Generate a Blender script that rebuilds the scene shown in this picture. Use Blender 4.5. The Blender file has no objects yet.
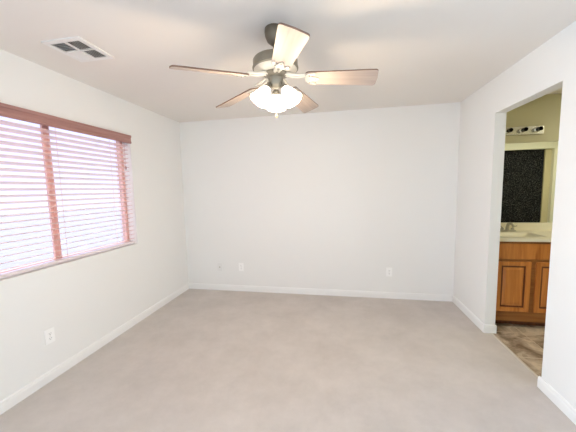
import bpy, bmesh, math, random
from mathutils import Vector, Matrix
random.seed(4)
sc = bpy.context.scene
COL = sc.collection
PI = math.pi

# ------------------------------------------------------------------ camera
cam_d = bpy.data.cameras.new('camera'); cam = bpy.data.objects.new('camera', cam_d); COL.objects.link(cam)
YAW, PITCH, ROLL = -0.185573, -0.096811, -0.021428
fwd = Vector((math.sin(YAW)*math.cos(PITCH), math.cos(YAW)*math.cos(PITCH), math.sin(PITCH)))
rgt = Vector((math.cos(YAW), -math.sin(YAW), 0)); up = rgt.cross(fwd)
r2 = rgt*math.cos(ROLL) + up*math.sin(ROLL); u2 = up*math.cos(ROLL) - rgt*math.sin(ROLL)
cam.matrix_world = Matrix(((r2.x, u2.x, -fwd.x, 0), (r2.y, u2.y, -fwd.y, 0), (r2.z, u2.z, -fwd.z, 1.45668), (0, 0, 0, 1)))
cam_d.sensor_fit = 'HORIZONTAL'; cam_d.sensor_width = 36; cam_d.lens = 273.73/576*36
cam_d.clip_start = 0.02
sc.camera = cam

# ------------------------------------------------------------------ world, daylight, exposure
w = bpy.data.worlds.new('sky'); sc.world = w; w.use_nodes = True
bg = w.node_tree.nodes['Background']
wt = w.node_tree; tcw = wt.nodes.new('ShaderNodeTexCoord'); sx = wt.nodes.new('ShaderNodeSeparateXYZ'); rp = wt.nodes.new('ShaderNodeValToRGB')
wt.links.new(tcw.outputs['Generated'], sx.inputs[0]); wt.links.new(sx.outputs['Z'], rp.inputs[0]); wt.links.new(rp.outputs[0], bg.inputs[0])
el = rp.color_ramp.elements                                  # overcast sky: pale at the horizon, several times brighter overhead
el[0].position = 0.0; el[0].color = (0.080, 0.080, 0.098, 1)
el[1].position = 0.5; el[1].color = (0.32, 0.36, 0.41, 1)
e_ = el.new(0.24); e_.color = (0.074, 0.076, 0.112, 1)
bg.inputs[1].default_value = 18.0
sc.view_settings.view_transform = 'Standard'; sc.view_settings.look = 'None'
sc.view_settings.exposure = -0.08; sc.view_settings.gamma = 1.0; sc.view_settings.use_curve_mapping = False
sc.cycles.use_denoising = True
sc.cycles.max_bounces = 14; sc.cycles.diffuse_bounces = 9; sc.cycles.glossy_bounces = 5
sc.cycles.transmission_bounces = 8; sc.cycles.transparent_max_bounces = 12
sc.cycles.sample_clamp_indirect = 8.0
sc.cycles.caustics_reflective = False; sc.cycles.caustics_refractive = False

XL, XR, YB, YR, H = -2.239, 1.417, 3.671, -2.0, 2.44     # bedroom inner faces
WY0, WY1, WZ0, WZ1 = 1.09, 2.685, 0.885, 2.075            # left window hole
RX0, RX1, RZ1 = -1.80, -0.20, 2.10                          # unseen patio door added in the left wall as a daylight source
DY0, DY1, DZ = 2.13, 2.91, 2.115                           # passage to the bathroom
BX0, BX1, BY0, BY1 = 1.510, 4.10, 1.42, 3.62               # bathroom inner faces

def area(name, loc, rot, sx, sy, power, col, portal=False):
    d = bpy.data.lights.new(name, 'AREA'); d.shape = 'RECTANGLE'; d.size = sx; d.size_y = sy
    d.energy = power; d.color = col
    d.cycles.is_portal = portal
    o = bpy.data.objects.new(name, d); COL.objects.link(o); o.location = loc; o.rotation_euler = rot
    return o
area('daylight_left_window', (XL-0.16, (WY0+WY1)/2, (WZ0+WZ1)/2), (0, -PI/2, 0), WZ1-WZ0, WY1-WY0, 1, (1, 1, 1), True)
area('patio_door_fill', (XL-0.16, (RX0+RX1)/2, RZ1/2), (0, -PI/2, 0), RZ1, RX1-RX0, 112, (0.64, 0.82, 1.0)).data.spread = math.radians(110)  # added fill lamp outside the unseen patio door

# ------------------------------------------------------------------ materials
def nodes(name):
    m = bpy.data.materials.new(name); m.use_nodes = True
    nt = m.node_tree
    return m, nt, nt.nodes['Principled BSDF']
def mat(name, col, rough=0.5, metal=0.0, spec=0.5, coat=0.0, coat_r=0.1, bump=None, var=None):
    """plain principled surface; bump=(scale, strength), var=(scale, amount) mottles the colour"""
    m, nt, b = nodes(name)
    b.inputs['Base Color'].default_value = (*col, 1); b.inputs['Roughness'].default_value = rough
    b.inputs['Metallic'].default_value = metal; b.inputs['Specular IOR Level'].default_value = spec
    b.inputs['Coat Weight'].default_value = coat; b.inputs['Coat Roughness'].default_value = coat_r
    if bump or var:
        tc = nt.nodes.new('ShaderNodeTexCoord')
    if bump:
        n = nt.nodes.new('ShaderNodeTexNoise'); n.inputs['Scale'].default_value = bump[0]; n.inputs['Detail'].default_value = 4
        nt.links.new(tc.outputs['Object'], n.inputs['Vector'])
        bp = nt.nodes.new('ShaderNodeBump'); bp.inputs['Strength'].default_value = bump[1]; bp.inputs['Distance'].default_value = 0.004
        nt.links.new(n.outputs['Fac'], bp.inputs['Height']); nt.links.new(bp.outputs['Normal'], b.inputs['Normal'])
    if var:
        n2 = nt.nodes.new('ShaderNodeTexNoise'); n2.inputs['Scale'].default_value = var[0]; n2.inputs['Detail'].default_value = 6
        nt.links.new(tc.outputs['Object'], n2.inputs['Vector'])
        cr = nt.nodes.new('ShaderNodeValToRGB')
        cr.color_ramp.elements[0].position = 0.3; cr.color_ramp.elements[1].position = 0.7
        cr.color_ramp.elements[0].color = (*[c*(1-var[1]) for c in col], 1)
        cr.color_ramp.elements[1].color = (*[min(1, c*(1+var[1])) for c in col], 1)
        nt.links.new(n2.outputs['Fac'], cr.inputs['Fac']); nt.links.new(cr.outputs['Color'], b.inputs['Base Color'])
    return m
def wood(name, c0, c1, axis=2, scale=9, rough=0.4, coat=0.0, coat_r=0.1, stretch=0.08, spec=0.5):
    m, nt, b = nodes(name)
    tc = nt.nodes.new('ShaderNodeTexCoord'); mp = nt.nodes.new('ShaderNodeMapping')
    s = [1.0, 1.0, 1.0]; s[axis] = stretch; mp.inputs['Scale'].default_value = s
    nt.links.new(tc.outputs['Object'], mp.inputs['Vector'])
    n = nt.nodes.new('ShaderNodeTexNoise'); n.inputs['Scale'].default_value = scale; n.inputs['Detail'].default_value = 8
    n.inputs['Distortion'].default_value = 0.6
    nt.links.new(mp.outputs['Vector'], n.inputs['Vector'])
    cr = nt.nodes.new('ShaderNodeValToRGB')
    cr.color_ramp.elements[0].position = 0.32; cr.color_ramp.elements[1].position = 0.68
    cr.color_ramp.elements[0].color = (*c0, 1); cr.color_ramp.elements[1].color = (*c1, 1)
    nt.links.new(n.outputs['Fac'], cr.inputs['Fac']); nt.links.new(cr.outputs['Color'], b.inputs['Base Color'])
    b.inputs['Roughness'].default_value = rough; b.inputs['Coat Weight'].default_value = coat
    b.inputs['Coat Roughness'].default_value = coat_r; b.inputs['Specular IOR Level'].default_value = spec
    return m
def glass(name, tint=(0.96, 0.98, 1.0)):
    m, nt, b = nodes(name); nt.nodes.remove(b)
    out = nt.nodes['Material Output']
    t = nt.nodes.new('ShaderNodeBsdfTransparent'); t.inputs[0].default_value = (*tint, 1)
    g = nt.nodes.new('ShaderNodeBsdfGlossy'); g.inputs['Roughness'].default_value = 0.02
    f = nt.nodes.new('ShaderNodeFresnel'); f.inputs[0].default_value = 1.25
    mx = nt.nodes.new('ShaderNodeMixShader')
    ge = nt.nodes.new('ShaderNodeNewGeometry'); ma = nt.nodes.new('ShaderNodeMath'); ma.operation = 'SUBTRACT'; ma.use_clamp = True   # reflect on the entry face only
    nt.links.new(f.outputs[0], ma.inputs[0]); nt.links.new(ge.outputs['Backfacing'], ma.inputs[1])
    nt.links.new(ma.outputs[0], mx.inputs[0]); nt.links.new(t.outputs[0], mx.inputs[1]); nt.links.new(g.outputs[0], mx.inputs[2])
    nt.links.new(mx.outputs[0], out.inputs[0])
    return m
def emit(name, col, strength):
    m, nt, b = nodes(name)
    b.inputs['Base Color'].default_value = (0.9, 0.9, 0.88, 1)
    b.inputs['Emission Color'].default_value = (*col, 1); b.inputs['Emission Strength'].default_value = strength
    return m

M = {}
M['wall'] = mat('wall_paint', (0.84, 0.84, 0.825), 0.75, spec=0.25, bump=(140, 0.06))
M['ceiling'] = mat('ceiling_paint', (0.82, 0.785, 0.74), 0.85, spec=0.2, bump=(120, 0.10))
M['trim'] = mat('trim_paint', (0.86, 0.86, 0.85), 0.45)
M['bath_wall_shaded'] = mat('bathroom_paint_shaded', (0.60, 0.56, 0.35), 0.7, bump=(120, 0.06))  # mirror wall only: its shade is put into a darker, yellower paint
M['bath_trim_lit_wall'] = mat('bathroom_trim_lit_wall', (0.82, 0.84, 0.70), 0.5)  # casing trim; on front and side walls the lighter colour imitates light
M['plate'] = mat('outlet_plastic', (0.93, 0.93, 0.92), 0.3)
M['plate_wall'] = mat('painted_plate', (0.80, 0.80, 0.785), 0.45)
M['slot'] = mat('slot_dark', (0.10, 0.10, 0.10), 0.6)
M['ground'] = mat('outdoor_ground', (0.205, 0.185, 0.20), 0.9, var=(3, 0.1))
M['window_frame'] = mat('bronze_frame', (0.70, 0.44, 0.38), 0.45)
M['glass'] = glass('window_glass')
M['tinted_glass'] = glass('dimmed_window_glass', (0.90, 0.90, 0.92))  # slight tint dims the outside; plain panes without a screen
M['slat'] = wood('blind_wood', (0.76, 0.55, 0.51), (0.84, 0.63, 0.59), axis=1, scale=30, rough=0.35, coat=1.0, coat_r=0.12, stretch=0.04)
M['slat'].node_tree.nodes['Principled BSDF'].inputs['Coat IOR'].default_value = 1.9
M['valance'] = wood('valance_wood', (0.31, 0.15, 0.135), (0.43, 0.235, 0.21), axis=1, scale=38, rough=0.42, stretch=0.03)
M['cord'] = mat('blind_cord', (0.62, 0.36, 0.28), 0.8)
M['rail'] = mat('blind_rail', (0.80, 0.72, 0.71), 0.3, coat=1.0, coat_r=0.15)
M['metal_white'] = mat('vent_enamel', (0.84, 0.83, 0.81), 0.4)
M['vent_dark'] = mat('vent_throat_shade', (0.28, 0.28, 0.28), 0.8)
M['pewter'] = mat('pewter_metal', (0.29, 0.26, 0.205), 0.42, metal=0.6)
M['bronze'] = mat('dark_canopy_metal', (0.20, 0.165, 0.12), 0.45, metal=0.6)
M['iron'] = mat('blade_iron_cream', (0.74, 0.68, 0.58), 0.42, metal=0.2)
M['blade'] = wood('blade_wood', (0.35, 0.29, 0.255), (0.47, 0.40, 0.36), axis=0, scale=34, rough=0.5, stretch=0.05)
M['blade_edge'] = mat('blade_edge', (0.22, 0.13, 0.09), 0.6)
M['shade'] = emit('lit_frosted_glass', (1.0, 0.90, 0.76), 6.0)
M['bulb'] = emit('lit_bulb', (1.0, 0.88, 0.72), 14.0)
M['chrome'] = mat('polished_plate', (0.80, 0.79, 0.70), 0.22, metal=0.75)
M['socket'] = mat('socket_black', (0.015, 0.013, 0.012), 0.22)
M['mirror'] = mat('mirror_glass', (0.92, 0.93, 0.90), 0.015, metal=1.0)
M['counter'] = mat('cream_counter', (0.82, 0.77, 0.59), 0.30, var=(5, 0.03))
M['counter_edge'] = M['counter']
M['sink'] = mat('sink_porcelain', (0.86, 0.84, 0.75), 0.15)
M['nickel'] = mat('brushed_nickel', (0.48, 0.46, 0.38), 0.35, metal=0.9)
M['oak'] = wood('honey_oak', (0.42, 0.135, 0.024), (0.64, 0.25, 0.055), axis=2, scale=26, rough=0.35, coat=0.4, coat_r=0.15, stretch=0.07)
M['oak_mid'] = wood('oak_frame', (0.26, 0.095, 0.024), (0.38, 0.16, 0.042), axis=0, scale=26, rough=0.4, stretch=0.07)
M['oak_dark'] = wood('dark_oak', (0.10, 0.030, 0.012), (0.19, 0.065, 0.022), axis=2, scale=26, rough=0.4, stretch=0.07)  # darker oak tone used on door grooves and toe kick
M['strip'] = mat('threshold_strip', (0.62, 0.58, 0.52), 0.5)

def carpet_mat():
    m, nt, b = nodes('carpet')
    tc = nt.nodes.new('ShaderNodeTexCoord')
    n = nt.nodes.new('ShaderNodeTexNoise'); n.inputs['Scale'].default_value = 260; n.inputs['Detail'].default_value = 3
    n2 = nt.nodes.new('ShaderNodeTexNoise'); n2.inputs['Scale'].default_value = 2.4; n2.inputs['Detail'].default_value = 9; n2.inputs['Roughness'].default_value = 0.72
    for x in (n, n2): nt.links.new(tc.outputs['Object'], x.inputs['Vector'])
    cr = nt.nodes.new('ShaderNodeValToRGB')
    cr.color_ramp.elements[0].position = 0.3; cr.color_ramp.elements[0].color = (0.45, 0.41, 0.38, 1)
    cr.color_ramp.elements[1].position = 0.7; cr.color_ramp.elements[1].color = (0.65, 0.60, 0.565, 1)
    mx = nt.nodes.new('ShaderNodeMix'); mx.data_type = 'FLOAT'; mx.inputs[0].default_value = 0.6
    nt.links.new(n.outputs['Fac'], mx.inputs[2]); nt.links.new(n2.outputs['Fac'], mx.inputs[3])
    nt.links.new(mx.outputs[0], cr.inputs['Fac']); nt.links.new(cr.outputs['Color'], b.inputs['Base Color'])
    bp = nt.nodes.new('ShaderNodeBump'); bp.inputs['Strength'].default_value = 0.35; bp.inputs['Distance'].default_value = 0.006
    nt.links.new(n.outputs['Fac'], bp.inputs['Height']); nt.links.new(bp.outputs['Normal'], b.inputs['Normal'])
    b.inputs['Roughness'].default_value = 0.95; b.inputs['Specular IOR Level'].default_value = 0.1
    b.inputs['Sheen Weight'].default_value = 0.2
    return m
M['carpet'] = carpet_mat()
def tile_mat():
    m, nt, b = nodes('travertine_tile')
    tc = nt.nodes.new('ShaderNodeTexCoord'); mp = nt.nodes.new('ShaderNodeMapping')
    mp.inputs['Location'].default_value = (-0.055, 0.06, 0)
    nt.links.new(tc.outputs['Object'], mp.inputs['Vector'])
    br = nt.nodes.new('ShaderNodeTexBrick'); br.offset = 0.0; br.inputs['Scale'].default_value = 1.0
    br.inputs['Brick Width'].default_value = 0.43; br.inputs['Row Height'].default_value = 0.43; br.inputs['Mortar Size'].default_value = 0.004
    br.inputs['Color1'].default_value = (0, 0, 0, 1); br.inputs['Color2'].default_value = (0, 0, 0, 1); br.inputs['Mortar'].default_value = (1, 1, 1, 1)
    nt.links.new(mp.outputs['Vector'], br.inputs['Vector'])
    n = nt.nodes.new('ShaderNodeTexNoise'); n.inputs['Scale'].default_value = 5.5; n.inputs['Detail'].default_value = 9; n.inputs['Roughness'].default_value = 0.62; n.inputs['Distortion'].default_value = 0.8
    nt.links.new(tc.outputs['Object'], n.inputs['Vector'])
    cr = nt.nodes.new('ShaderNodeValToRGB')
    cr.color_ramp.elements[0].position = 0.38; cr.color_ramp.elements[0].color = (0.17, 0.12, 0.075, 1)
    cr.color_ramp.elements[1].position = 0.62; cr.color_ramp.elements[1].color = (0.60, 0.51, 0.40, 1)
    nt.links.new(n.outputs['Fac'], cr.inputs['Fac'])
    mx = nt.nodes.new('ShaderNodeMix'); mx.data_type = 'RGBA'
    nt.links.new(br.outputs['Color'], mx.inputs[0]); nt.links.new(cr.outputs['Color'], mx.inputs[6]); mx.inputs[7].default_value = (0.62, 0.54, 0.42, 1)
    nt.links.new(mx.outputs[2], b.inputs['Base Color']); b.inputs['Roughness'].default_value = 0.4
    return m
M['tile'] = tile_mat()
def pebble_mat():
    m, nt, b = nodes('dark_pebbled_glass')
    tc = nt.nodes.new('ShaderNodeTexCoord')
    v = nt.nodes.new('ShaderNodeTexNoise'); v.inputs['Scale'].default_value = 55; v.inputs['Detail'].default_value = 5; v.inputs['Roughness'].default_value = 0.8
    nt.links.new(tc.outputs['Object'], v.inputs['Vector'])
    cr = nt.nodes.new('ShaderNodeValToRGB')
    cr.color_ramp.elements[0].position = 0.50; cr.color_ramp.elements[0].color = (0.003, 0.0035, 0.006, 1)
    cr.color_ramp.elements[1].position = 0.74; cr.color_ramp.elements[1].color = (0.19, 0.20, 0.18, 1)
    nt.links.new(v.outputs['Fac'], cr.inputs['Fac']); nt.links.new(cr.outputs['Color'], b.inputs['Base Color'])
    b.inputs['Roughness'].default_value = 0.8; b.inputs['Specular IOR Level'].default_value = 0.1
    return m
M['pebble'] = pebble_mat()

# ------------------------------------------------------------------ mesh helpers
def box(bm, x0, x1, y0, y1, z0, z1, bev=0.0):
    vs = [bm.verts.new((x, y, z)) for x in (x0, x1) for y in (y0, y1) for z in (z0, z1)]
    fs = [bm.faces.new([vs[i] for i in f]) for f in ((0, 1, 3, 2), (4, 6, 7, 5), (0, 4, 5, 1), (2, 3, 7, 6), (0, 2, 6, 4), (1, 5, 7, 3))]
    if bev:
        es = list({e for f in fs for e in f.edges})
        bmesh.ops.bevel(bm, geom=es, offset=bev, segments=2, affect='EDGES', profile=0.6)
    return fs
def lathe(bm, prof, seg=32, mtx=None, cap=False):
    """prof: (r, z) list"""
    rings = []
    for r, z in prof:
        if r < 1e-6:
            rings.append([bm.verts.new((0, 0, z))]); continue
        rings.append([bm.verts.new((r*math.cos(2*PI*k/seg), r*math.sin(2*PI*k/seg), z)) for k in range(seg)])
    for a, b in zip(rings, rings[1:]):
        for k in range(seg):
            k2 = (k+1) % seg
            if len(a) == 1 and len(b) == 1: continue
            if len(a) == 1: bm.faces.new((a[0], b[k], b[k2]))
            elif len(b) == 1: bm.faces.new((a[k], b[0], a[k2]))
            else: bm.faces.new((a[k], b[k], b[k2], a[k2]))
    vs = [v for r in rings for v in r]
    if mtx is not None: bmesh.ops.transform(bm, matrix=mtx, verts=vs)
    return vs
def tube(bm, pts, r, seg=8, cap=True):
    pts = [Vector(p) for p in pts]; rings = []
    for i, p in enumerate(pts):
        t = (pts[min(i+1, len(pts)-1)] - pts[max(i-1, 0)]).normalized()
        a = t.orthogonal().normalized() if i == 0 else (rings_a - t*rings_a.dot(t)).normalized()
        rings_a = a; b = t.cross(a)
        rr = r[i] if isinstance(r, (list, tuple)) else r
        rings.append([bm.verts.new(p + (a*math.cos(2*PI*k/seg) + b*math.sin(2*PI*k/seg))*rr) for k in range(seg)])
    for a, b in zip(rings, rings[1:]):
        for k in range(seg): bm.faces.new((a[k], a[(k+1) % seg], b[(k+1) % seg], b[k]))
    if cap:
        bm.faces.new(rings[0][::-1]); bm.faces.new(rings[-1])
def prism(bm, outline, z0, z1):
    """outline in xy, extruded in z"""
    a = [bm.verts.new((x, y, z0)) for x, y in outline]; b = [bm.verts.new((x, y, z1)) for x, y in outline]
    n = len(a)
    fs = [bm.faces.new(a[::-1]), bm.faces.new(b)]
    for k in range(n): fs.append(bm.faces.new((a[k], a[(k+1) % n], b[(k+1) % n], b[k])))
    return fs
def obj(name, bm, material, parent=None, smooth=False, loc=None, mats=None):
    bmesh.ops.recalc_face_normals(bm, faces=bm.faces)
    me = bpy.data.meshes.new(name); bm.to_mesh(me); bm.free()
    me.materials.append(material)
    for x in (mats or []): me.materials.append(x)
    if smooth:
        for p in me.polygons: p.use_smooth = True
        try: me.set_sharp_from_angle(angle=math.radians(38))
        except Exception: pass
    o = bpy.data.objects.new(name, me); COL.objects.link(o)
    if loc is not None: o.location = loc
    if parent is not None: o.parent = parent
    return o
def thing(name, label, cat, loc=(0, 0, 0), rot=(0, 0, 0), group=None):
    o = bpy.data.objects.new(name, None); COL.objects.link(o); o.empty_display_size = 0.05
    o.location = loc; o.rotation_euler = rot
    tag(o, label, cat, group); return o
def tag(o, label, cat, group=None):
    o['label'] = label; o['category'] = cat
    if group: o['group'] = group
    return o
def struct(o): o['kind'] = 'structure'; return o
def bx(*a, **k):
    bm = bmesh.new(); box(bm, *a, **k); return bm

# ------------------------------------------------------------------ structure: floors, walls, ceiling
struct(obj('ground', bx(-30, 30, -30, 30, -0.35, -0.25), M['ground']))
struct(obj('floor', bx(XL-0.15, 1.478, YR-0.15, YB+0.12, -0.12, 0.0), M['carpet']))
struct(obj('floor_bathroom', bx(1.478, BX1+0.12, BY0-0.12, BY1+0.17, -0.12, -0.004), M['tile']))
struct(obj('trim_1', bx(1.466, 1.484, DY0, DY1, -0.01, 0.004), M['strip']))
struct(obj('ceiling', bx(XL-0.15, BX1+0.12, YR-0.15, YB+0.12, H, H+0.15), M['ceiling']))

def holed(bm, axis, c0, c1, a0, a1, h0, h1, z0, z1, top=H):
    """a wall along axis with one rectangular hole h0..h1, z0..z1; c0..c1 is its thickness"""
    def b(p0, p1, q0, q1):
        if p1-p0 < 1e-4 or q1-q0 < 1e-4: return
        if axis == 'y': box(bm, c0, c1, p0, p1, q0, q1)
        else: box(bm, p0, p1, c0, c1, q0, q1)
    b(a0, h0, 0, top); b(h1, a1, 0, top); b(h0, h1, z1, top); b(h0, h1, 0, z0)
bm = bmesh.new(); holed(bm, 'y', XL-0.15, XL, 0.6, YB, WY0, WY1, WZ0, WZ1)
holed(bm, 'y', XL-0.15, XL, YR, 0.6, RX0, RX1, 0, RZ1)
struct(obj('wall_left', bm, M['wall']))
struct(obj('wall_back', bx(XL-0.15, XR, YB, YB+0.12, 0, H), M['wall']))
bm = bmesh.new(); holed(bm, 'y', XR, BX0, YR, YB+0.12, DY0, DY1, 0, DZ)
bmesh.ops.remove_doubles(bm, verts=bm.verts, dist=1e-4)
es = [e for e in bm.edges if all(abs(v.co.x-XR) < 1e-3 for v in e.verts) and
      ((all(abs(v.co.y-DY0) < 1e-3 and v.co.z < DZ+1e-3 for v in e.verts)) or (all(abs(v.co.y-DY1) < 1e-3 and v.co.z < DZ+1e-3 for v in e.verts)))]
struct(obj('wall_right', bm, M['wall']))
struct(obj('wall_rear', bx(XL-0.15, BX0, YR-0.15, YR, 0, H), M['wall']))
struct(obj('wall_bathroom_back', bx(BX0, BX1+0.12, BY1, BY1+0.17, 0, H), M['bath_wall_shaded']))
CX0, CX1, CZ = 2.86, 3.80, 2.09                            # dark glazed door opposite the mirror
bm = bmesh.new(); holed(bm, 'x', BY0-0.12, BY0, BX0, BX1+0.12, CX0, CX1, 0, CZ)
struct(obj('wall_bathroom_front', bm, M['bath_trim_lit_wall']))
struct(obj('wall_bathroom_side', bx(BX1, BX1+0.12, BY0, BY1, 0, H), M['bath_trim_lit_wall']))

# baseboards: one profile swept along each wall
PROF = [(0, 0), (0.014, 0), (0.014, 0.058), (0.011, 0.064), (0.011, 0.076), (0.005, 0.083), (0, 0.083)]
def skirting(name, p, q, nrm):
    bm = bmesh.new(); p, q, nrm = Vector((*p, 0)), Vector((*q, 0)), Vector((*nrm, 0))
    r = [[bm.verts.new(e + nrm*d + Vector((0, 0, z))) for d, z in PROF] for e in (p, q)]
    n = len(PROF)
    for k in range(n): bm.faces.new((r[0][k], r[0][(k+1) % n], r[1][(k+1) % n], r[1][k]))
    bm.faces.new(r[0][::-1]); bm.faces.new(r[1])
    return struct(obj(name, bm, M['trim']))
skirting('baseboard_left', (XL, RX1), (XL, YB), (1, 0))
skirting('baseboard_back', (XL, YB), (XR, YB), (0, -1))
skirting('baseboard_right', (XR, DY1-0.014), (XR, YB), (-1, 0))
skirting('baseboard_jamb', (XR-0.0, DY1), (BX0+0.008, DY1), (0, -1))
skirting('baseboard_near', (XR, YR), (XR, DY0+0.014), (-1, 0))
skirting('baseboard_near_jamb', (XR, DY0), (BX0, DY0), (0, 1))

# ------------------------------------------------------------------ windows and doors of the setting
win = bpy.data.objects.new('window_1', None); COL.objects.link(win); win.location = (XL-0.13, (WY0+WY1)/2, WZ0); struct(win)
hw, hh = (WY1-WY0)/2, WZ1-WZ0
bm = bmesh.new(); T = 0.034
box(bm, -0.02, 0.03, -hw, hw, 0, T); box(bm, -0.02, 0.03, -hw, hw, hh-T, hh)
box(bm, -0.02, 0.03, -hw, -hw+T, T, hh-T); box(bm, -0.02, 0.03, hw-T, hw, T, hh-T)
obj('window_frame', bm, M['window_frame'], win)
bm = bmesh.new(); box(bm, -0.015, 0.025, 0.0, 0.024, T, hh-T); box(bm, 0.0, 0.02, -0.022, 0.0, T, hh-T)
obj('mullion', bm, M['window_frame'], win)
obj('window_pane', bx(0.004, 0.008, -hw+T, -0.022, T, hh-T), M['tinted_glass'], win)
obj('window_pane', bx(0.004, 0.008, 0.024, hw-T, T, hh-T), M['tinted_glass'], win)

dr = bpy.data.objects.new('added_door_1', None); COL.objects.link(dr); dr.location = (XL-0.08, (RX0+RX1)/2, 0); dr.rotation_euler = (0, 0, -PI/2); struct(dr)  # out-of-view door, added so daylight can enter
hx = (RX1-RX0)/2
bm = bmesh.new()
for x0, x1, z0, z1 in ((-hx, -hx+0.06, 0, RZ1), (hx-0.06, hx, 0, RZ1), (-0.03, 0.03, 0.06, RZ1-0.06), (-hx+0.06, hx-0.06, 0, 0.06), (-hx+0.06, hx-0.06, RZ1-0.06, RZ1)):
    box(bm, x0, x1, -0.03, 0.03, z0, z1)
obj('door_frame', bm, M['trim'], dr)
obj('glass_panel', bx(-hx+0.06, -0.03, -0.003, 0.003, 0.06, RZ1-0.06), M['glass'], dr)
obj('glass_panel', bx(0.03, hx-0.06, -0.003, 0.003, 0.06, RZ1-0.06), M['glass'], dr)

d2 = bpy.data.objects.new('door_2', None); COL.objects.link(d2); d2.location = (CX0, BY0, 0); struct(d2)
cw = CX1-CX0
bm = bmesh.new()
box(bm, -0.055, 0.0, 0.0, 0.018, 0, CZ+0.055); box(bm, cw, cw+0.055, 0.0, 0.018, 0, CZ+0.055); box(bm, 0.0, cw, 0.0, 0.018, CZ, CZ+0.055)
obj('casing', bm, M['bath_trim_lit_wall'], d2)
obj('obscure_panel', bx(0.0, cw, -0.09, -0.07, 0, CZ), M['pebble'], d2)
bm = bmesh.new()
box(bm, cw-0.10, cw, -0.07, -0.045, 0, CZ); box(bm, 0, 0.028, -0.07, -0.045, 0, CZ)
obj('door_frame', bm, mat('door_frame_olive', (0.60, 0.56, 0.36), 0.4), d2)

# ------------------------------------------------------------------ window blind
bl = thing('window_blind', 'reddish wood slatted blind with valance, opened flat in the left wall window', 'blind', (XL-0.045, (WY0+WY1)/2, WZ0))
by = hw-0.022
N, Z0, PITCH_S = 23, 0.062, 0.0461
SW, ST = 0.060, 0.0055
def slat_mesh():
    bm = bmesh.new(); prof = []
    K = 6
    for k in range(K+1):
        t = k/K*2-1; prof.append((t*SW/2, -0.0022*t*t))
    top = [[bm.verts.new((x, y, z+ST/2)) for x, z in prof] for y in (-by, by)]
    bot = [[bm.verts.new((x, y, z-ST/2)) for x, z in prof] for y in (-by, by)]
    for k in range(K):
        bm.faces.new((top[0][k], top[0][k+1], top[1][k+1], top[1][k])); bm.faces.new((bot[0][k+1], bot[0][k], bot[1][k], bot[1][k+1]))
        for s in (0, 1): bm.faces.new((top[s][k], bot[s][k], bot[s][k+1], top[s][k+1]))
    for k in (0, K): bm.faces.new((top[0][k], top[1][k], bot[1][k], bot[0][k]))
    return bm
first = None
for i in range(N):
    z = Z0 + i*PITCH_S
    if first is None: first = o = obj('slat', slat_mesh(), M['slat'], bl)
    else:
        o = first.copy(); COL.objects.link(o); o.parent = bl
    o.location = (0, 0, z); o.rotation_euler = (0, -math.radians(11), 0)
obj('bottom_rail', bx(-0.028, 0.028, -by, by, 0.012, 0.034, bev=0.004), M['rail'], bl)
obj('head_rail', bx(-0.028, 0.022, -hw+0.006, hw-0.006, hh-0.058, hh-0.003), M['valance'], bl)
# valance: moulded board with a return at each end
VY = hw+0.004
def valance():
    bm = bmesh.new()
    pr = [(0.052, -0.088), (0.064, -0.086), (0.067, -0.070), (0.062, -0.062), (0.062, -0.030), (0.067, -0.022), (0.070, -0.002), (0.066, 0.0), (0.052, 0.0)]
    a = [bm.verts.new((x, -VY, hh+z)) for x, z in pr]; b = [bm.verts.new((x, VY-0.008, hh+z)) for x, z in pr]
    n = len(pr)
    for k in range(n): bm.faces.new((a[k], a[(k+1) % n], b[(k+1) % n], b[k]))
    bm.faces.new(a[::-1]); bm.faces.new(b)
    return bm
obj('valance', valance(), M['valance'], bl)
for yy in (-0.52, 0.002, 0.60):
    bm = bmesh.new()
    for xx in (-SW/2-0.001, SW/2+0.001):
        tube(bm, [(xx, yy, 0.034), (xx, yy, hh-0.06)], 0.0011, 6)
    obj('ladder_cord', bm, M['cord'], bl)
bm = bmesh.new(); tube(bm, [(0.040, by-0.06, 0.86), (0.040, by-0.06, hh-0.06)], 0.0012, 6); 
lathe(bm, [(0.0, 0.86), (0.006, 0.855), (0.008, 0.835), (0.005, 0.82), (0, 0.82)], 12, Matrix.Translation((0.040, by-0.06, 0)))
obj('tilt_cord', bm, M['valance'], bl)

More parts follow.
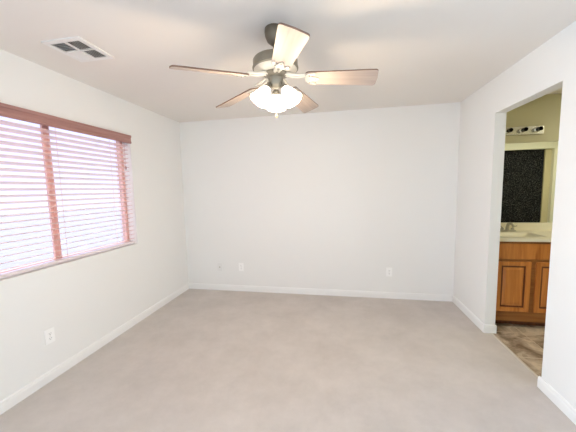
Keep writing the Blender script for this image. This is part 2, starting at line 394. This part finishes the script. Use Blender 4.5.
# ------------------------------------------------------------------ outlets
def outlet(loc, rot, label, plate_m, coax=False):
    t = thing('wall_outlet' if not coax else 'cable_outlet', label, 'outlet', loc, rot, 'wall plates near the floor')
    # local: x across, y out of the wall is -y, z up
    obj('cover_plate', bx(-0.036, 0.036, -0.006, 0.0, -0.058, 0.058, bev=0.002), plate_m, t)
    if not coax:
        for s in (-1, 1):
            bm = bmesh.new(); out = []
            for k in range(20):
                a = 2*PI*k/20; out.append((0.017*math.cos(a), max(-0.0125, min(0.0125, 0.0165*math.sin(a)))))
            prism(bm, out, 0.0, 0.0025); bmesh.ops.transform(bm, matrix=Matrix.Translation((0, -0.006, s*0.0195)) @ Matrix.Rotation(PI/2, 4, 'X'), verts=bm.verts)
            so = obj('socket', bm, plate_m, t)
            bm = bmesh.new()
            for x in (-0.0065, 0.0065): box(bm, x-0.0012, x+0.0012, -0.0092, -0.0084, s*0.0195-0.001, s*0.0195+0.008)
            lathe(bm, [(0, 0), (0.0025, 0), (0.0025, 0.0007), (0, 0.0007)], 10, Matrix.Translation((0, -0.0085, s*0.0195-0.007)) @ Matrix.Rotation(PI/2, 4, 'X'))
            obj('slot', bm, M['slot'], so)
        bm = bmesh.new(); lathe(bm, [(0, 0), (0.003, 0), (0.0025, 0.0012), (0, 0.0014)], 12, Matrix.Translation((0, -0.006, 0)) @ Matrix.Rotation(PI/2, 4, 'X'))
        obj('screw', bm, M['nickel'], t)
    else:
        bm = bmesh.new(); lathe(bm, [(0.009, 0), (0.009, 0.003), (0.0048, 0.003), (0.0048, 0.010), (0.002, 0.010), (0.002, 0.006), (0, 0.006)], 16, Matrix.Translation((0, -0.006, 0)) @ Matrix.Rotation(PI/2, 4, 'X'))
        obj('jack', bm, M['nickel'], t, smooth=True)
        for s in (-1, 1):
            bm = bmesh.new(); lathe(bm, [(0, 0), (0.003, 0), (0.0025, 0.0012), (0, 0.0014)], 12, Matrix.Translation((0, -0.006, s*0.042)) @ Matrix.Rotation(PI/2, 4, 'X'))
            obj('screw', bm, plate_m, t)
    return t
outlet((-1.72, YB, 0.346), (0, 0, 0), 'faint wall-coloured cable plate low on back wall, nearest the left corner', M['plate_wall'], True)
outlet((-1.392, YB, 0.356), (0, 0, 0), 'white duplex outlet low on back wall, beside the faint cable plate', M['plate'])
outlet((0.640, YB, 0.354), (0, 0, 0), 'white duplex outlet alone on right side of the back wall', M['plate'])
outlet((XL, 1.668, 0.351), (0, 0, PI/2), 'white duplex outlet on left wall below the window', M['plate'])

# ------------------------------------------------------------------ ceiling vent: four-way register
vt = thing('ceiling_vent', 'square white four-way louvred air vent on the ceiling near the window', 'vent', (-1.742, 1.687, H))
V = 0.142
bm = bmesh.new()
for x0, x1, y0, y1 in ((-V, V, -V, -V+0.032), (-V, V, V-0.032, V), (-V, -V+0.032, -V+0.032, V-0.032), (V-0.032, V, -V+0.032, V-0.032)):
    box(bm, x0, x1, y0, y1, -0.009, 0.0)
obj('vent_frame', bm, M['metal_white'], vt)
I = V-0.032
obj('throat_shade', bx(-I, I, -I, I, -0.0015, -0.0005), M['vent_dark'], vt)  # flat grey sheet, shade of the duct put into its colour
bm = bmesh.new(); box(bm, -0.006, 0.006, -I, I, -0.010, -0.0016); box(bm, -I, I, -0.006, 0.006, -0.010, -0.0016)
obj('divider', bm, M['metal_white'], vt)
# louvres: each quadrant blows its own way; tilt direction per quadrant
quads = [(-1, -1, 'y', -1), (-1, 1, 'y', 1), (1, 1, 'x', 1), (1, -1, 'x', 1)]
for qx, qy, ax, sg in quads:
    bm = bmesh.new(); n = 6
    x0, x1 = sorted((qx*0.007, qx*I)); y0, y1 = sorted((qy*0.007, qy*I))
    for k in range(n):
        f = (k+0.5)/n; d = 0.011*sg
        if ax == 'x':
            c = x0+(x1-x0)*f; ps = [(c-d*0.55, -0.0018), (c+d*0.75, -0.0115)]
            vs = [bm.verts.new((p[0]+o_, y, p[1])) for o_ in (0, 0.0012) for p in ps for y in (y0, y1)]
        else:
            c = y0+(y1-y0)*f; ps = [(c-d*0.55, -0.0018), (c+d*0.75, -0.0115)]
            vs = [bm.verts.new((x, p[0]+o_, p[1])) for o_ in (0, 0.0012) for p in ps for x in (x0, x1)]
        for fc in ((0, 1, 3, 2), (4, 6, 7, 5), (0, 4, 5, 1), (2, 3, 7, 6), (0, 2, 6, 4), (1, 5, 7, 3)): bm.faces.new([vs[i] for i in fc])
    obj('louver', bm, M['metal_white'], vt)

# ------------------------------------------------------------------ ceiling fan
FX, FY = -0.387, 1.745
fan = thing('ceiling_fan', 'five-blade ceiling fan with pale wood blades and lit glass lamps, hung mid ceiling', 'ceiling fan', (FX, FY, H))
def z(v): return v-H
bm = bmesh.new(); lathe(bm, [(0, 0), (0.060, 0), (0.062, z(2.42)), (0.059, z(2.395)), (0.046, z(2.365)), (0.026, z(2.348)), (0.016, z(2.343)), (0, z(2.343))], 36)
obj('canopy', bm, M['bronze'], fan, smooth=True)
bm = bmesh.new(); lathe(bm, [(0, z(2.345)), (0.0125, z(2.345)), (0.0125, z(2.285)), (0.030, z(2.282)), (0.034, z(2.272)), (0, z(2.262))], 20)
obj('downrod', bm, M['bronze'], fan, smooth=True)
bm = bmesh.new(); lathe(bm, [(0, z(2.270)), (0.05, z(2.269)), (0.110, z(2.266)), (0.132, z(2.260)), (0.139, z(2.250)), (0.139, z(2.213)), (0.143, z(2.210)), (0.143, z(2.204)), (0.137, z(2.200)), (0.122, z(2.188)), (0.095, z(2.179)), (0, z(2.177))], 48)
motor = obj('motor_housing', bm, M['pewter'], fan, smooth=True)
bm = bmesh.new(); lathe(bm, [(0.137, z(2.2005)), (0.1225, z(2.1865)), (0.095, z(2.1775)), (0.060, z(2.176)), (0.060, z(2.178)), (0.095, z(2.179)), (0.122, z(2.188)), (0.136, z(2.2015))], 48)
obj('lit_underside', bm, M['iron'], motor, smooth=True)  # pale shell: lamp light on the motor's underside put into its colour
bm = bmesh.new(); lathe(bm, [(0, z(2.177)), (0.074, z(2.177)), (0.076, z(2.166)), (0.058, z(2.158)), (0.046, z(2.152)), (0.047, z(2.145)), (0.043, z(2.112)), (0.034, z(2.098)), (0.020, z(2.088)), (0, z(2.086))], 32)
obj('switch_housing', bm, M['pewter'], fan, smooth=True)

PH = math.radians(2.3); TILT = math.radians(16); DROOP = math.radians(4.0)
def blade_bm():
    bm = bmesh.new(); out = []
    r0, r1 = 0.188, 0.612; w0, w1 = 0.052, 0.069; c = 0.018
    def corner(cx, cy, a0, a1, rad):
        for k in range(6):
            a = a0+(a1-a0)*k/5; out.append((cx+rad*math.cos(a), cy+rad*math.sin(a)))
    corner(r1-c, -w1+c, -PI/2, -0.12, c)
    out.append((r1+0.004, 0))
    corner(r1-c, w1-c, 0.12, PI/2, c)
    corner(r0+0.02, w0-0.02, PI/2, PI, 0.02); corner(r0+0.02, -w0+0.02, PI, 1.5*PI, 0.02)
    fs = prism(bm, out, -0.0032, 0.005)
    for f in fs[2:]: f.material_index = 1
    return bm
def iron_bm():
    bm = bmesh.new()
    # flat ornate plate under the blade root: trident outline
    half = [(0.185, 0.012), (0.195, 0.030), (0.212, 0.046), (0.238, 0.050), (0.250, 0.042), (0.246, 0.032), (0.228, 0.030), (0.222, 0.022), (0.240, 0.014), (0.262, 0.010), (0.272, 0.0)]
    o = half + [(x, -y) for x, y in half[-2::-1]]
    prism(bm, o, -0.0085, -0.0032)
    return bm
def arm_bm():
    bm = bmesh.new()
    for s in (-1, 1):
        tube(bm, [(0.060, s*0.012, 0.010), (0.085, s*0.014, 0.007), (0.115, s*0.018, -0.002), (0.150, s*0.016, -0.007), (0.190, s*0.010, -0.006)], [0.010, 0.009, 0.008, 0.0075, 0.007], 8)
    box(bm, 0.045, 0.085, -0.022, 0.022, 0.004, 0.016, bev=0.003)
    return bm
def screw_bm():
    bm = bmesh.new(); lathe(bm, [(0, -0.0115), (0.004, -0.011), (0.005, -0.0084), (0, -0.0084)], 10); return bm
for k in range(5):
    a = PH + k*2*PI/5
    R1 = Matrix.Rotation(a, 4, 'Z') ; pitch = Matrix.Rotation(-TILT, 4, 'X'); droop = Matrix.Rotation(DROOP, 4, 'Y')
    mt = Matrix.Translation((0, 0, z(2.150))) @ R1 @ droop @ pitch
    mf = Matrix.Translation((0, 0, z(2.158))) @ R1
    if k == 0:
        B = protoB = obj('blade', blade_bm(), M['blade'], fan, mats=[M['blade_edge']])
        A = protoA = obj('blade_arm', arm_bm(), M['iron'], fan, smooth=True)
        I_ = protoI = obj('blade_bracket', iron_bm(), M['iron'], B)
        protoS = [obj('screw', screw_bm(), M['pewter'], B, loc=(px, py, 0)) for px, py in ((0.212, 0.030), (0.212, -0.030), (0.250, 0.0))]
    else:
        B = protoB.copy(); A = protoA.copy(); I_ = protoI.copy(); S_ = [q.copy() for q in protoS]
        for o in (B, A, I_, *S_): COL.objects.link(o)
        B.parent = fan; A.parent = fan; I_.parent = B
        for q in S_: q.parent = B
    B.matrix_local = mt; A.matrix_local = mf

# light kit: three arms with frosted bell shades
BELL = [(0.021, 0.0), (0.024, 0.010), (0.034, 0.024), (0.043, 0.044), (0.049, 0.066), (0.055, 0.086), (0.064, 0.102)]
for ang in (-137, -17, 103):
    a = math.radians(ang)
    d = Vector((math.cos(a), math.sin(a), 0))
    tilt = math.radians(33)                 # outward from straight down
    axis = (d*math.sin(tilt) - Vector((0, 0, 1))*math.cos(tilt)).normalized()
    root = d*0.056 + Vector((0, 0, z(2.088)))
    bm = bmesh.new()
    tube(bm, [d*0.030+Vector((0, 0, z(2.118))), d*0.046+Vector((0, 0, z(2.118))), d*0.056+Vector((0, 0, z(2.105))), root], 0.008, 10)
    zax = axis; xax = zax.orthogonal().normalized(); yax = zax.cross(xax)
    mm = Matrix.Translation(root) @ Matrix((xax, yax, zax)).transposed().to_4x4()
    lathe(bm, [(0, -0.012), (0.016, -0.010), (0.023, 0.0), (0.025, 0.012), (0.019, 0.014), (0, 0.014)], 20, mm)
    arm = obj('lamp_arm', bm, M['pewter'], fan, smooth=True)
    bm = bmesh.new()
    inner = [(r-0.002, zz) for r, zz in BELL]
    lathe(bm, BELL + inner[::-1], 32, mm @ Matrix.Translation((0, 0, 0.008)))
    obj('lamp_shade', bm, M['shade'], fan, smooth=True)
    bm = bmesh.new(); lathe(bm, [(0, 0.014), (0.012, 0.016), (0.014, 0.030), (0.024, 0.048), (0.027, 0.064), (0.020, 0.082), (0, 0.090)], 16, mm)
    obj('bulb', bm, M['bulb'], arm, smooth=True)
    ld = bpy.data.lights.new('lamp_light', 'POINT'); ld.energy = 13.5; ld.color = (1.0, 0.76, 0.51); ld.shadow_soft_size = 0.03
    lo = bpy.data.objects.new('lamp_light', ld); COL.objects.link(lo); lo.parent = fan; lo.location = root + axis*0.128
bm = bmesh.new(); tube(bm, [(0.0, 0, z(2.087)), (0.0, 0, z(1.935))], 0.0014, 6)
pc = obj('pull_chain', bm, M['pewter'], fan)
bm = bmesh.new(); lathe(bm, [(0, z(1.937)), (0.006, z(1.933)), (0.009, z(1.921)), (0.006, z(1.909)), (0, z(1.907))], 14)
obj('chain_knob', bm, M['bronze'], pc, smooth=True)

# ------------------------------------------------------------------ bathroom: vanity, counter, sink, faucet, mirror, light bar
VX0, VX1, VF, VT = 1.552, 2.60, 3.07, 0.892
van = thing('vanity_cabinet', 'honey oak bathroom vanity cabinet with raised-panel doors, seen through the right doorway', 'cabinet', ((VX0+VX1)/2, VF, 0))
cx = (VX0+VX1)/2; hwid = (VX1-VX0)/2; dp = BY1-VF-0.004
bm = bmesh.new()
box(bm, -hwid, -hwid+0.018, 0.02, dp, 0.09, VT); box(bm, hwid-0.018, hwid, 0.02, dp, 0.09, VT)
box(bm, -hwid+0.018, hwid-0.018, 0.02, dp, 0.09, 0.108); box(bm, -hwid+0.018, hwid-0.018, dp-0.01, dp, 0.108, VT)
obj('carcass', bm, M['oak'], van)
D = [(1.572, 1.878), (1.922, 2.228), (2.272, 2.578)]        # door spans in world x
bm = bmesh.new()
box(bm, -hwid, hwid, 0.0, 0.02, 0.665, VT); box(bm, -hwid, hwid, 0.0, 0.02, 0.06, 0.19)
edges = [VX0, D[0][0]+0.02, D[0][1]-0.02, D[1][0]+0.02, D[1][1]-0.02, D[2][0]+0.02, D[2][1]-0.02, VX1]
for k in range(0, 8, 2): box(bm, edges[k]-cx, edges[k+1]-cx, 0.0, 0.02, 0.19, 0.665)
obj('face_frame', bm, M['oak_mid'], van)
obj('toe_kick', bx(-hwid, hwid, 0.064, 0.078, -0.003, 0.09), M['oak_dark'], van)
def panel_door(x0, x1, z0, z1):
    """frame of stiles and rails with a dark groove and a raised field"""
    S = 0.044
    bm = bmesh.new()
    for a0, a1, b0, b1 in ((x0, x0+S, z0, z1), (x1-S, x1, z0, z1), (x0+S, x1-S, z0, z0+S), (x0+S, x1-S, z1-S, z1)):
        box(bm, a0, a1, -0.021, -0.001, b0, b1, bev=0.005)
    d = obj('door', bm, M['oak'], van)
    bm = bmesh.new(); box(bm, x0+S-0.004, x1-S+0.004, -0.010, -0.003, z0+S-0.004, z1-S+0.004)
    obj('groove', bm, M['oak_dark'], d)
    bm = bmesh.new(); g = 0.017; r = 0.024
    o = [(x0+S+g, z0+S+g), (x1-S-g, z0+S+g), (x1-S-g, z1-S-g), (x0+S+g, z1-S-g)]
    i = [(x0+S+g+r, z0+S+g+r), (x1-S-g-r, z0+S+g+r), (x1-S-g-r, z1-S-g-r), (x0+S+g+r, z1-S-g-r)]
    a = [bm.verts.new((p, -0.0102, q)) for p, q in o]; b = [bm.verts.new((p, -0.019, q)) for p, q in i]
    for k in range(4): bm.faces.new((a[k], a[(k+1) % 4], b[(k+1) % 4], b[k]))
    bm.faces.new(b); bm.faces.new(a[::-1])
    obj('raised_panel', bm, M['oak'], d)
for x0, x1 in D: panel_door(x0-cx, x1-cx, 0.168, 0.688)
obj('drawer_front', bx(1.572-cx, 2.578-cx, -0.020, -0.001, 0.712, 0.872, bev=0.005), M['oak'], van)

SX0, SX1, SY0, SY1 = 1.66, 2.06, 3.14, 3.44
ct = thing('countertop', 'cream bathroom countertop with backsplash lying on the oak vanity', 'countertop', (cx, VF, VT))
bm = bmesh.new(); y1 = BY1-VF-0.002
ax0, ax1, ay0, ay1 = SX0-cx, SX1-cx, SY0-VF, SY1-VF
cl, cr_ = -hwid-0.004, hwid+0.01
box(bm, cl, cr_, -0.03, ay0, 0.001, 0.034); box(bm, cl, cr_, ay1, y1, 0.001, 0.034)
box(bm, cl, ax0, ay0, ay1, 0.001, 0.034); box(bm, ax1, cr_, ay0, ay1, 0.001, 0.034)
obj('top', bm, M['counter'], ct)
obj('backsplash', bx(cl, cr_, y1-0.02, y1, 0.034, 0.121, bev=0.003), M['counter'], ct)
bm = bmesh.new()
def rrect(x0, x1, y0, y1, r, zz, n=5):
    out = []
    for (qx, qy, a0) in ((x1-r, y1-r, 0), (x0+r, y1-r, PI/2), (x0+r, y0+r, PI), (x1-r, y0+r, 1.5*PI)):
        for k in range(n): a = a0+PI/2*k/(n-1); out.append(bm.verts.new((qx+r*math.cos(a), qy+r*math.sin(a), zz)))
    return out
T_ = VT+0.034
rg = [rrect(SX0+0.002, SX1-0.002, SY0+0.002, SY1-0.002, 0.004, T_-0.003), rrect(SX0+0.008, SX1-0.008, SY0+0.008, SY1-0.008, 0.02, T_-0.012), rrect(SX0+0.02, SX1-0.02, SY0+0.02, SY1-0.02, 0.06, T_-0.05),
      rrect(SX0+0.06, SX1-0.06, SY0+0.06, SY1-0.06, 0.06, T_-0.11), rrect(SX0+0.16, SX1-0.16, SY0+0.12, SY1-0.12, 0.02, T_-0.12)]
for a, b in zip(rg, rg[1:]):
    n = len(a)
    for k in range(n): bm.faces.new((a[k], a[(k+1) % n], b[(k+1) % n], b[k]))
bm.faces.new(rg[-1])
tag(obj('sink_basin', bm, M['counter'], smooth=True), 'cream sink basin set into the bathroom countertop in front of the faucet', 'sink')

fc = thing('faucet', 'brushed nickel faucet on the bathroom countertop below the mirror', 'faucet', (1.895, 3.515, T_+0.001))
bm = bmesh.new()
box(bm, -0.078, 0.078, -0.026, 0.026, 0.0, 0.014, bev=0.006); obj('base_plate', bm, M['nickel'], fc)
bm = bmesh.new(); tube(bm, [(0, 0, 0.012), (0, 0, 0.05), (0, -0.015, 0.085), (0, -0.05, 0.098), (0, -0.095, 0.085), (0, -0.112, 0.068)], [0.019, 0.017, 0.015, 0.0135, 0.0125, 0.012], 14)
obj('spout', bm, M['nickel'], fc, smooth=True)
for s in (-1, 1):
    bm = bmesh.new(); lathe(bm, [(0.018, 0.012), (0.016, 0.030), (0.013, 0.038), (0, 0.040)], 16, Matrix.Translation((s*0.053, 0, 0)))
    tube(bm, [(s*0.053, 0, 0.040), (s*0.070, -0.004, 0.056), (s*0.092, -0.008, 0.062)], [0.007, 0.006, 0.0065], 8)
    obj('handle', bm, M['nickel'], fc, smooth=True)

tag(obj('wall_mirror', bx(1.60, 2.62, BY1-0.008, BY1-0.001, 1.014, 1.927), M['mirror']), 'wide frameless bathroom wall mirror above the vanity backsplash', 'mirror')

lb = thing('light_bar', 'polished vanity light strip with black sockets above the bathroom mirror', 'light', (2.035, BY1, 2.060))
obj('back_plate', bx(-0.365, 0.215, -0.022, -0.001, -0.046, 0.046, bev=0.004), M['chrome'], lb)
for k in range(4):
    x = -0.29+0.145*k
    bm = bmesh.new(); lathe(bm, [(0.031, 0.0), (0.031, 0.006), (0.024, 0.009), (0.022, 0.012)], 24, Matrix.Translation((x, -0.022, 0.004)) @ Matrix.Rotation(PI/2, 4, 'X'))
    rs = obj('rosette', bm, M['chrome'], lb, smooth=True)
    bm = bmesh.new(); lathe(bm, [(0.0, 0.004), (0.022, 0.006), (0.0215, 0.030), (0.0225, 0.050), (0.0225, 0.062), (0.019, 0.062), (0.018, 0.02), (0.0, 0.02)], 24, Matrix.Translation((x, -0.022, 0.004)) @ Matrix.Rotation(PI/2, 4, 'X'))
    obj('socket', bm, M['socket'], rs, smooth=True)

# bathroom fill
area('bathroom_fill', (3.3, 2.6, H-0.02), (0, 0, 0), 0.5, 0.5, 23, (1.0, 0.94, 0.76))
